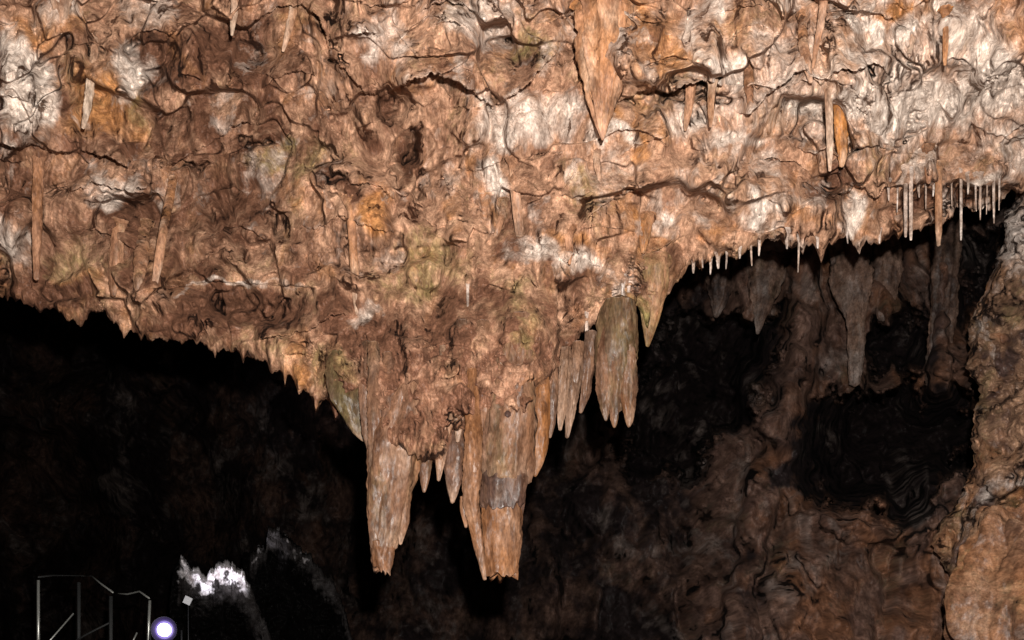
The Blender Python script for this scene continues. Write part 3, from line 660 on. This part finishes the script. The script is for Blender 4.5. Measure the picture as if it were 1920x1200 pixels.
# wide drapery with three tips
Yd = YD
e = empty('drapery', at(np.array(1155.), np.array(580.), np.array(Yd)))
tag(e, 'wide olive brown drapery ending in three ragged tips under the arch', 'drapery', G_C)
drip('body', WIDE, parent=e, nseg=60, step=3, flute=.2, lump=.12, seed=91, cols=(.1,.15,.25,.5), depth=.6, ribs=8)
for (x0, x1, y1, w, sd) in ((1132,1136,790,13,92),(1152,1152,803,13,93),(1178,1179,802,15,94)):
    drip('tip', [(x0+(1155-x0)*.3,600,w*.4,Yd-.02),(x0,660,w*.9,Yd-.03),(x0,730,w+1,Yd-.03),((x0+x1)/2,765,w*.7,Yd-.03),(x1,y1-12,w*.45,Yd-.03),(x1,y1,1.5,Yd-.03)], parent=e, nseg=28, step=3, flute=.2, seed=sd, cols=(.18,.30,.2,.32), lump=.2)

G_R = 'stalactites hanging from the ceiling sheets'
def hang(rows, label, cols=(.3,.3,.1,.1), name='stalactite', group=G_R, cat='stalactite', mat=None, out=0.025, **kw):
    y0 = roofY(rows[0][0], rows[0][1]); y1 = min(roofY(x, y) for x, y, w in rows)
    Y = min(y0, y1 + 0.05) - out
    n = len(rows)
    # root pushed into the ceiling, the rest hanging plumb at one distance
    w0 = rows[0][2]
    rr = [(rows[0][0], rows[0][1] - 16, w0 * (1 + 14 / (w0 + 4)), y0 + .10), (rows[0][0], rows[0][1] - 4, w0 * (1 + 5 / (w0 + 3)), y0 + .03)] + [(x, y, w, y0 - .3 * w / F * y0 + (min(Y, y0) - y0 + .3 * w / F * y0) * float(sm(0, .55, i / (n - 1)))) for i, (x, y, w) in enumerate(rows)]
    kk = dict(nseg=28, step=3, tip_pale=.1, cols=tuple(c * .75 for c in cols), seed=int(rows[0][0]) % 97, flute=.18, lump=.24); kk.update(kw)
    return drip(name, rr, label, group, mat or M_HANG, cat, **kk)
hang([(1132,20,46),(1134,70,44),(1134,120,40),(1132,160,30),(1131,200,20),(1130,235,10),(1130,262,2)], 'large orange cone shaped stalactite with a sharp dark edged point, top middle', (.25,.5,.1,.05), nseg=56, flute=.25, ribs=7, out=.12)
hang([(655,385,8),(660,430,8),(664,500,8),(668,560,7),(671,592,4)], 'long thin straight stalactite left of centre, hung over the dark crack', (.4,.35,.05,.1), flute=.06, lump=.06)
hang([(962,310,8),(966,360,9),(971,410,9),(975,444,7)], 'thin rod shaped stalactite above the smooth grey slab', (.35,.3,.1,.1), flute=.06, lump=.05, blunt=True)
hang([(946,390,8),(938,420,7),(930,445,4)], 'short slanting twig of stone left of the rod above the slab', (.3,.2,.2,.2))
hang([(1553,168,7),(1555,220,6.5),(1556,280,6),(1556,322,2.5)], 'straight pale thin stalactite on white flowstone, upper right', (.55,.3,0,0), flute=.05, lump=.06)
hang([(1572,200,8),(1577,250,11),(1580,290,9),(1578,314,3)], 'bright orange blade beside the straight pale stalactite, upper right', (.1,1.0,0,0))
hang([(1506,40,8),(1506,80,9),(1513,120,8),(1521,156,3)], 'curved pale drip with a hooked foot, top right', (.45,.4,0,0))
hang([(1545,0,7),(1538,50,7),(1530,90,5),(1524,130,2)], 'slanting pale ribbon joining the curved hooked drip', (.45,.4,0,0))
hang([(328,315,8),(318,370,8),(305,440,8),(296,500,8),(290,534,5)], 'long slightly slanting rod on the brown left part of the ceiling', (.25,.35,.15,.15), flute=.08, lump=.08)
hang([(268,430,12),(264,480,13),(260,525,9),(258,545,4)], 'stubby ochre stalactite just left of the long slanting rod', (.15,.25,.2,.25))
hang([(221,430,10),(218,480,12),(214,530,9),(212,556,4)], 'second brown stub, one place left of the stubby ochre stalactite', (.2,.2,.2,.2))
hang([(72,300,9),(70,380,9),(69,460,8),(68,525,4)], 'thin brown rod near the left edge of the picture', (.15,.2,.4,.15), flute=.08)
hang([(553,15,7),(545,45,7),(537,75,5),(530,98,2)], 'small slanting pale drip beside the black crack, top left', (.45,.4,.05,0))
hang([(440,0,6),(438,30,6),(436,55,4),(435,68,2)], 'small straight pale drip at the top edge, left of the black crack', (.45,.35,.05,0))
hang([(1296,158,9),(1293,195,8),(1288,225,5),(1285,246,2)], 'pale orange drip under the shelf right of the large cone', (.3,.55,.05,0))
hang([(1336,152,8),(1334,190,7),(1333,220,5),(1332,240,2)], 'straight pink drip under the shelf, right of the pale orange one', (.4,.35,.05,0))
hang([(1404,130,9),(1404,165,8),(1407,195,5),(1408,212,2)], 'short brown drip at the right end of the shelf', (.25,.35,.25,.05))
hang([(178,85,7),(172,140,8),(164,200,7),(156,242,3)], 'pale knife edged fold on orange flowstone, upper left', (.6,.35,0,0))
hang([(1773,30,5),(1773,70,5),(1772,105,4),(1772,124,2)], 'thin orange drip at the top right of the ceiling', (.15,.75,.05,0))
hang([(115,-5,20),(115,20,12),(115,45,6),(114,64,2)], 'whitish funnel shaped drapery at the top left corner', (.75,.2,0,0))
hang([(1117,288,7),(1121,315,6),(1125,342,2.5)], 'small pale drip below the point of the large cone', (.6,.2,.05,0))
hang([(1720,30,6),(1712,70,6),(1704,100,4)], 'small whitish nub on the slanting ridge, top right', (.7,.2,0,0))
hang([(1210,420,14),(1208,450,10),(1206,476,3)], 'short ochre pendant above the smooth lip right of centre', (.2,.55,.1,.2))
hang([(1066,440,8),(1068,470,6),(1068,497,2)], 'small red brown drip over the smooth grey slab', (.1,.5,.4,0))
hang([(1222,500,30),(1222,540,28),(1221,580,20),(1218,620,11),(1214,650,3)], 'smooth olive cone stalactite alone against the dark, right of the cluster', (.1,.2,.15,.7), nseg=44, flute=.1, lump=.08)
hang([(1740,280,8),(1741,320,7),(1742,345,3)], 'slender brown drip above the right hand shelf', (.2,.4,.25,.05))
hang([(1760,320,6),(1760,380,7),(1760,430,6),(1760,462,3)], 'orange straw, thickest of those hanging by the right hand corner', (.35,.5,0,0), 'soda_straw', 'long soda straws at the right', 'soda straw', flute=.05, lump=.08)
for px, y0, y1, w, lab in ((1698,325,446,3.6,'long pale soda straw, left one of a close pair near the right'),(1708,330,452,3.6,'long pale soda straw, right one of a close pair near the right'),
                           (1802,320,452,2.6,'white soda straw, longest and thinnest at the right end of the ceiling'),(1100,588,650,3.0,'white soda straw in front of the arch beside the wide drapery'),
                           (1168,530,602,3.0,'pale soda straw over the wide three tipped drapery, left of two'),(1179,535,586,2.8,'pale soda straw over the wide three tipped drapery, right of two'),
                           (877,535,578,2.6,'tiny straw on the mossy coloured patch in the middle of the ceiling')):
    hang([(px,y0,w),(px,(y0+y1)/2,w),(px,y1-8,w*.8),(px,y1,w*.5)], lab, (.6,.2,0,0), 'soda_straw', 'long soda straws at the right' if px > 1500 else 'soda straws of the middle', 'soda straw', M_STRAW, nseg=12, flute=.03, lump=.08)
FR = [(1300,514),(1316,510),(1333,511),(1346,508),(1363,504),(1387,494),(1408,497),(1424,481),(1475,474),(1498,507),(1533,470),(1588,456),(1650,466)]
ORD = ['first','second','third','fourth','fifth','sixth','seventh','eighth','ninth','tenth','eleventh','twelfth','thirteenth','fourteenth']
for k, (px, y1) in enumerate(FR):
    l0 = float(np.interp(px, lx, ly)); w = (2.6, 1.7, 2.2, 3.0, 1.6)[k % 5]; y1 += (0, -6, 5, -3, 2, -8, 3)[k % 7]; t = (0, 1.5, -1, .6, -1.6)[k % 5]
    y0 = min(l0, y1 - 18) - 6
    hang([(px,y0,w*1.2),(px+t*.4,(y0+y1)/2,w),(px+t,y1-6,w*.8),(px+t*1.2,y1,w*.4)], ORD[k] + ' short pale straw from the left in the fringe under the right hand lip', (.5+.1*(k%3),.25,.05*(k%4),0), 'soda_straw', 'soda straws fringing the right lip', 'soda straw', M_STRAW, nseg=10, step=2.5, flute=.06, lump=.3, out=.02)
CR = [(1666,350,378),(1683,352,400),(1722,348,372),(1736,345,394),(1751,345,370),(1784,342,388),(1816,338,366),(1829,338,398),(1838,338,414),(1851,336,404),(1863,336,421),(1874,334,396)]
for k, (px, y0, y1) in enumerate(CR):
    w = (2.2, 1.5, 2.6, 1.8)[k % 4]; t = (.8, -1, 1.6, 0, -1.5)[k % 5]
    hang([(px,y0,w),(px+t*.3,(y0+y1)/2,w*.9),(px+t,y1,w*.4)], ORD[k] + ' tiny grey straw from the left under the crusty ledge, far right', (.5,.0,.2,0), 'soda_straw', 'straws at the right corner', 'soda straw', M_STRAW, nseg=10, step=3, flute=.05, lump=.25)

# --- dim formations inside the chamber
G_B = 'dripstone in the dark chamber'
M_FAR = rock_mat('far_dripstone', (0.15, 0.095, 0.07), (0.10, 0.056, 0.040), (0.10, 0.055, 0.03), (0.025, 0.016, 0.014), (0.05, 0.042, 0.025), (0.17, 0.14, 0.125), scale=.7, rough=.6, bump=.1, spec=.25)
for rows, lab, kw in [
  ([(1588,410,26,11.9),(1590,470,33,11.6),(1594,520,36,11.5),(1598,555,28,11.5),(1604,590,18,11.6),(1606,640,15,11.6),(1605,690,12,11.6),(1603,722,9,11.6)], 'pale pear shaped stalactite drawn out into a thin stem, in the dark on the right', dict(cols=(.26,.2,.12,.15), flute=.2, lump=.25)),
  ([(1440,440,30,12.2),(1440,500,32,12.1),(1432,560,22,12.1),(1424,600,9,12.1),(1420,628,2,12.1)], 'ragged dark brown pendant behind the straw fringe', dict(cols=(.2,.2,.3,.2), flute=.3, lump=.25)),
  ([(1660,430,22,12.2),(1662,500,24,12.1),(1660,560,18,12.1),(1655,600,8,12.1)], 'short dull pendant right of the pear shaped stalactite', dict(cols=(.1,.1,.4,.1), flute=.25, lump=.25)),
  ([(1776,400,26,11.9),(1774,480,24,11.8),(1770,560,21,11.8),(1765,640,20,11.8),(1758,720,22,11.8)], 'dark upright column close to the right hand wall', dict(cols=(.05,.2,.5,.15), flute=.25, lump=.2)),
  ([(1350,470,26,12.7),(1350,530,24,12.6),(1345,570,12,12.6),(1342,596,3,12.6)], 'dim blackish pendant at the left end of the dark recess', dict(cols=(.1,.0,.6,.1), flute=.25, lump=.25))]:
    k = dict(nseg=44, step=4, seed=int(rows[0][0]), lump=.15); k.update(kw)
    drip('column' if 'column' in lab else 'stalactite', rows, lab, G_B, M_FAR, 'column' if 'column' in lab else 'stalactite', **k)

# ------------------------------------------------------------------ boulders
def boulder(name, px, py, Y, rx, rz, ry, label, mat, seed, cols, cat='boulder', group=None, rough=.28, n=110):
    c = at(np.array(float(px)), np.array(float(py)), np.array(float(Y)))
    th = np.linspace(0.02, math.pi - .02, n)[:, None]; ph = np.linspace(0, 2 * math.pi, n * 2, endpoint=False)[None, :]
    x, y, z = np.sin(th) * np.cos(ph), np.sin(th) * np.sin(ph), np.cos(th) + 0 * ph
    g = rough * pn(x * 1.3, y * 1.3, z * 1.3, seed) * 1.4 + rough * np.abs(pn(x * 2.6, y * 2.6, z * 2.6, seed + 1)) + rough * .25 * np.abs(pn(x * 6, y * 6, z * 6, seed + 2)) + rough * .06 * pn(x * 15, y * 15, z * 15, seed + 3)
    r = 1 + g
    V = np.stack([c[0] + rx * r * x, c[1] + ry * r * y, c[2] + rz * r * z], -1).reshape(-1, 3)
    m = np.zeros((len(V), 4), np.float32)
    for ch in range(4): m[:, ch] = cols[ch] + 0.35 * pn(V[:, 0] * 3, V[:, 1] * 3, V[:, 2] * 3, seed + 4 + ch)
    base = c - np.array([0, 0, rz])
    return tag(link_mesh(name, V, grid_faces(n, n * 2, True), mat, m, loc=base), label, cat, group)
boulder('boulder', 1935, 1170, 7.4, .46, .80, .6, 'rounded rust orange boulder filling the bottom right corner', M_WALL, 801, (.0,.55,.36,.12), n=170, rough=.32)

# ------------------------------------------------------------------ the walkway corner, lower left
def tube(name, pts, r, mat, parent=None, nseg=10, loc=None, label=None, cat=None):
    pts = np.array(pts, float); n = len(pts); V = []
    for i in range(n):
        d = pts[min(i + 1, n - 1)] - pts[max(i - 1, 0)]; d /= np.linalg.norm(d)
        a = np.cross(d, [0, 1, 0]) if abs(d[1]) < .9 else np.cross(d, [1, 0, 0]); a /= np.linalg.norm(a); b = np.cross(d, a)
        for k in range(nseg):
            t = 2 * math.pi * k / nseg; V.append(pts[i] + r * (math.cos(t) * a + math.sin(t) * b))
    V += [pts[0], pts[-1]]
    f = [list(q) for q in grid_faces(n, nseg, True)]
    for k in range(nseg):
        f.append([len(V) - 2, (k + 1) % nseg, k, k]); f.append([len(V) - 1, (n - 1) * nseg + k, (n - 1) * nseg + (k + 1) % nseg, (n - 1) * nseg + (k + 1) % nseg])
    me = bpy.data.meshes.new(name)
    off = np.array(parent.location if parent is not None else (loc if loc is not None else (0, 0, 0)))
    me.from_pydata([tuple(p - off) for p in V], [], [list(dict.fromkeys(map(int, q))) for q in f]); me.update()
    me.polygons.foreach_set('use_smooth', np.full(len(me.polygons), True)); me.materials.append(mat)
    o = bpy.data.objects.new(name, me); scene.collection.objects.link(o)
    if parent is not None: o.parent = parent
    elif loc is not None: o.location = tuple(loc)
    return o
def P(px, py, Y): return at(np.array(float(px)), np.array(float(py)), np.array(float(Y)))
YR = 13.0
rl = empty('railing', P(72, 1260, YR))
tag(rl, 'metal stair railing with thin posts in the dark bottom left corner', 'railing')
tube('post', [P(72,1088,YR), P(72,1260,YR)], .018, M_STEEL, rl)
tube('post', [P(148,1092,YR+1.2), P(148,1260,YR+1.2)], .024, M_UNLIT, rl)
tube('post', [P(208,1118,YR+.9), P(208,1260,YR+.9)], .025, M_UNLIT, rl)
tube('post', [P(281,1126,YR+.4), P(279,1172,YR+.4), P(277,1260,YR+.4)], .018, M_STEEL, rl)
tube('handrail', [P(72,1082,YR), P(100,1079,YR+.5), P(150,1080,YR+1.2), P(172,1080,YR+1.2)], .010, M_UNLIT, rl)
tube('handrail', [P(172,1080,YR+1.2), P(190,1095,YR+1.1), P(212,1111,YR+.9)], .011, M_STEEL, rl)
tube('handrail', [P(220,1113,YR+.9), P(240,1114,YR+.8), P(262,1109,YR+.6), P(280,1122,YR+.4)], .011, M_STEEL, rl)
tube('brace', [P(138,1150,YR+.5), P(98,1196,YR+.4), P(70,1228,YR+.3)], .010, M_STEEL, rl)
tube('brace', [P(205,1168,YR+.9), P(165,1188,YR+1.0), P(120,1215,YR+1.1)], .012, M_UNLIT, rl)
tube('brace', [P(257,1186,YR+.5), P(248,1205,YR+.5), P(235,1235,YR+.5)], .010, M_STEEL, rl)

# floodlight: housing, lens, yoke; its violet halo is added as glowing rings
YL = 12.6
fc = P(308, 1181, YL)
fe = empty('floodlight', P(308, 1260, YL))
tag(fe, 'small round floodlight shining white with a violet halo drawn as rings, bottom left', 'floodlight')
def disc_stack(name, prof, mat, parent, n=32):    # revolve about the axis pointing at the viewer (-y)
    V = []; 
    for r, y in prof:
        for k in range(n):
            t = 2 * math.pi * k / n; V.append(fc + np.array([r * math.cos(t), y, r * math.sin(t)]))
    f = grid_faces(len(prof), n, True)
    return link_mesh(name, V, f, mat, None, parent, parent.location)
disc_stack('housing', [(.001,.22),(.07,.21),(.10,.16),(.14,.02),(.152,-.005),(.153,-.02),(.149,-.02),(.147,.0)], M_BLACK, fe)
disc_stack('halo_inner', [(.106,.0),(.093,.01),(.076,.02)], M_HALO_IN, fe)
disc_stack('halo_middle', [(.122,-.006),(.114,-.004),(.105,.0)], M_HALO_MID, fe)
disc_stack('halo_outer', [(.150,-.012),(.138,-.012),(.122,-.006)], M_HALO_OUT, fe)
disc_stack('lens', [(.076,.02),(.076,-.02),(.06,-.034),(.03,-.04),(.001,-.041)], M_LENS, fe)
tube('yoke', [fc + np.array([-.18,.06,0]), fc + np.array([-.18,.06,-.2]), fc + np.array([0,.06,-.24]), fc + np.array([.18,.06,-.2]), fc + np.array([.18,.06,0])], .012, M_BLACK, fe)
tube('stand', [fc + np.array([0,.06,-.24]), np.array(P(308,1290,YL)) + np.array([0,.06,0])], .02, M_BLACK, fe)
sp = bpy.data.lights.new('floodlight_beam', 'SPOT'); sp.energy = 520; sp.color = (.93, .92, 1.0)
sp.spot_size = math.radians(24); sp.spot_blend = .7; sp.shadow_soft_size = .06
so = bpy.data.objects.new('floodlight_beam', sp); scene.collection.objects.link(so)
from mathutils import Vector
src = Vector(tuple(float(t) for t in (fc + np.array([.05,.32,.12])))); so.location = src
so.rotation_euler = (Vector(tuple(float(t) for t in P(412,1072,15.0))) - src).to_track_quat('-Z', 'Y').to_euler()

# pale diamond mark drawn as a thin plate on a pin
pc = P(352, 1126, 12.7)
s_ = .062
pv = []
for y in (-.008, .008):
    for a in (20, 110, 200, 290): pv.append(pc + np.array([s_ * math.cos(math.radians(a)), y, s_ * math.sin(math.radians(a))]))
o = link_mesh('plate', pv, [[0,1,2,3],[7,6,5,4],[0,4,5,1],[1,5,6,2],[2,6,7,3],[3,7,4,0]], M_DIAMOND_MARK, None, None, pc - np.array([0,0,.06]), smooth=False)  # the pale diamond mark, drawn as a plate
tube('stalk', [pc + np.array([0, .02, -.03]), pc + np.array([0, .03, -.9])], .006, M_BLACK, o)
tag(o, 'small pale square mark turned like a diamond above the floodlight', 'plate')

# rocks caught by the floodlight
def ledge(name, pts, Y, thick, label, mat, seed, cols, group):
    rows = [(x, y, w, Y + dy) for x, y, w, dy in pts]
    return drip(name, rows, label, group, mat, 'rock', nseg=64, step=2.2, flute=.45, lump=.6, depth=thick, seed=seed, ribs=9, cols=cols)
G_L = 'rocks beside the floodlight'
M_BEAM = rock_mat('beam_painted_rock', (0.05, 0.045, 0.045), (0.03, 0.027, 0.027), (0.08, 0.04, 0.028), (0.0025, 0.002, 0.002),
                  (0.05, 0.05, 0.04), (0.72, 0.69, 0.72), rough=0.6, spec=.08, bump=.05, scale=.3, facet=.22)  # beam-lit white and unlit near-black are both put into the colour
def crest(pts, Y, y1, band, lab, sd, x_on, pale, lean=.004):
    xs, ys = zip(*pts)
    cr = np.linspace(xs[0], xs[-1], int((xs[-1] - xs[0]) * 1.1))
    ct = np.interp(cr, xs, ys) + 9 * fbm(cr / 14, cr * 0, sd, 4, .65)
    q = np.linspace(0, 1, 150)[:, None] ** 1.3
    RX = np.repeat(cr[None, :], 150, 0); RY = ct[None, :] + q * (y1 - ct[None, :])
    u, v = RX / 100, RY / 100
    dr = .30 * billow(u * 3 + .2 * pn2(u * 5, v * 5, 4), v * 3.5, sd + 10, 2, .5) + .05 * billow(u * 8, v * 7, sd + 15, 2, .5) + .25 * fbm(u * 2, v * 2, sd + 18, 2)
    YY = Y + (RY - ct[None, :]) * lean - dr + .5 * np.exp(-(RY - ct[None, :]) / 5)
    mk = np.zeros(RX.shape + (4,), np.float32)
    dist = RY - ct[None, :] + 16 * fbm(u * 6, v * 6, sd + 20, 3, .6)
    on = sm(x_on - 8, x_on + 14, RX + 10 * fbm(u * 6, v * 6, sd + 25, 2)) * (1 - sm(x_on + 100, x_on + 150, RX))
    mk[..., 0] = pale * (1 - sm(band * .45, band, dist)) * on * (1 if pale > .9 else sm(-.15, .3, fbm(u * 4, v * 4, sd + 30, 3)))  # floodlit band along the crest, painted pale
    mk[..., 2] = 1.0 - .9 * (1 - sm(band * .6, band * 2.4, dist)); mk[..., 1] = 0; mk[..., 2] = np.maximum(mk[..., 2], 1.1 * (1 - sm(x_on - 8, x_on + 6, RX)))  # painted near black below and left, where the beam stops
    VR = np.concatenate([at(cr, ct - 2, YY[0] + 2.5)[None], at(cr, ct + 1, YY[0] + .6)[None], at(RX, RY, YY)], 0)
    mk = np.concatenate([mk[:1], mk[:1], mk], 0)
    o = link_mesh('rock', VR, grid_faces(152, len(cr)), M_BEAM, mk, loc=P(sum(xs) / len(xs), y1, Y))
    tag(o, lab, 'rock', G_L)
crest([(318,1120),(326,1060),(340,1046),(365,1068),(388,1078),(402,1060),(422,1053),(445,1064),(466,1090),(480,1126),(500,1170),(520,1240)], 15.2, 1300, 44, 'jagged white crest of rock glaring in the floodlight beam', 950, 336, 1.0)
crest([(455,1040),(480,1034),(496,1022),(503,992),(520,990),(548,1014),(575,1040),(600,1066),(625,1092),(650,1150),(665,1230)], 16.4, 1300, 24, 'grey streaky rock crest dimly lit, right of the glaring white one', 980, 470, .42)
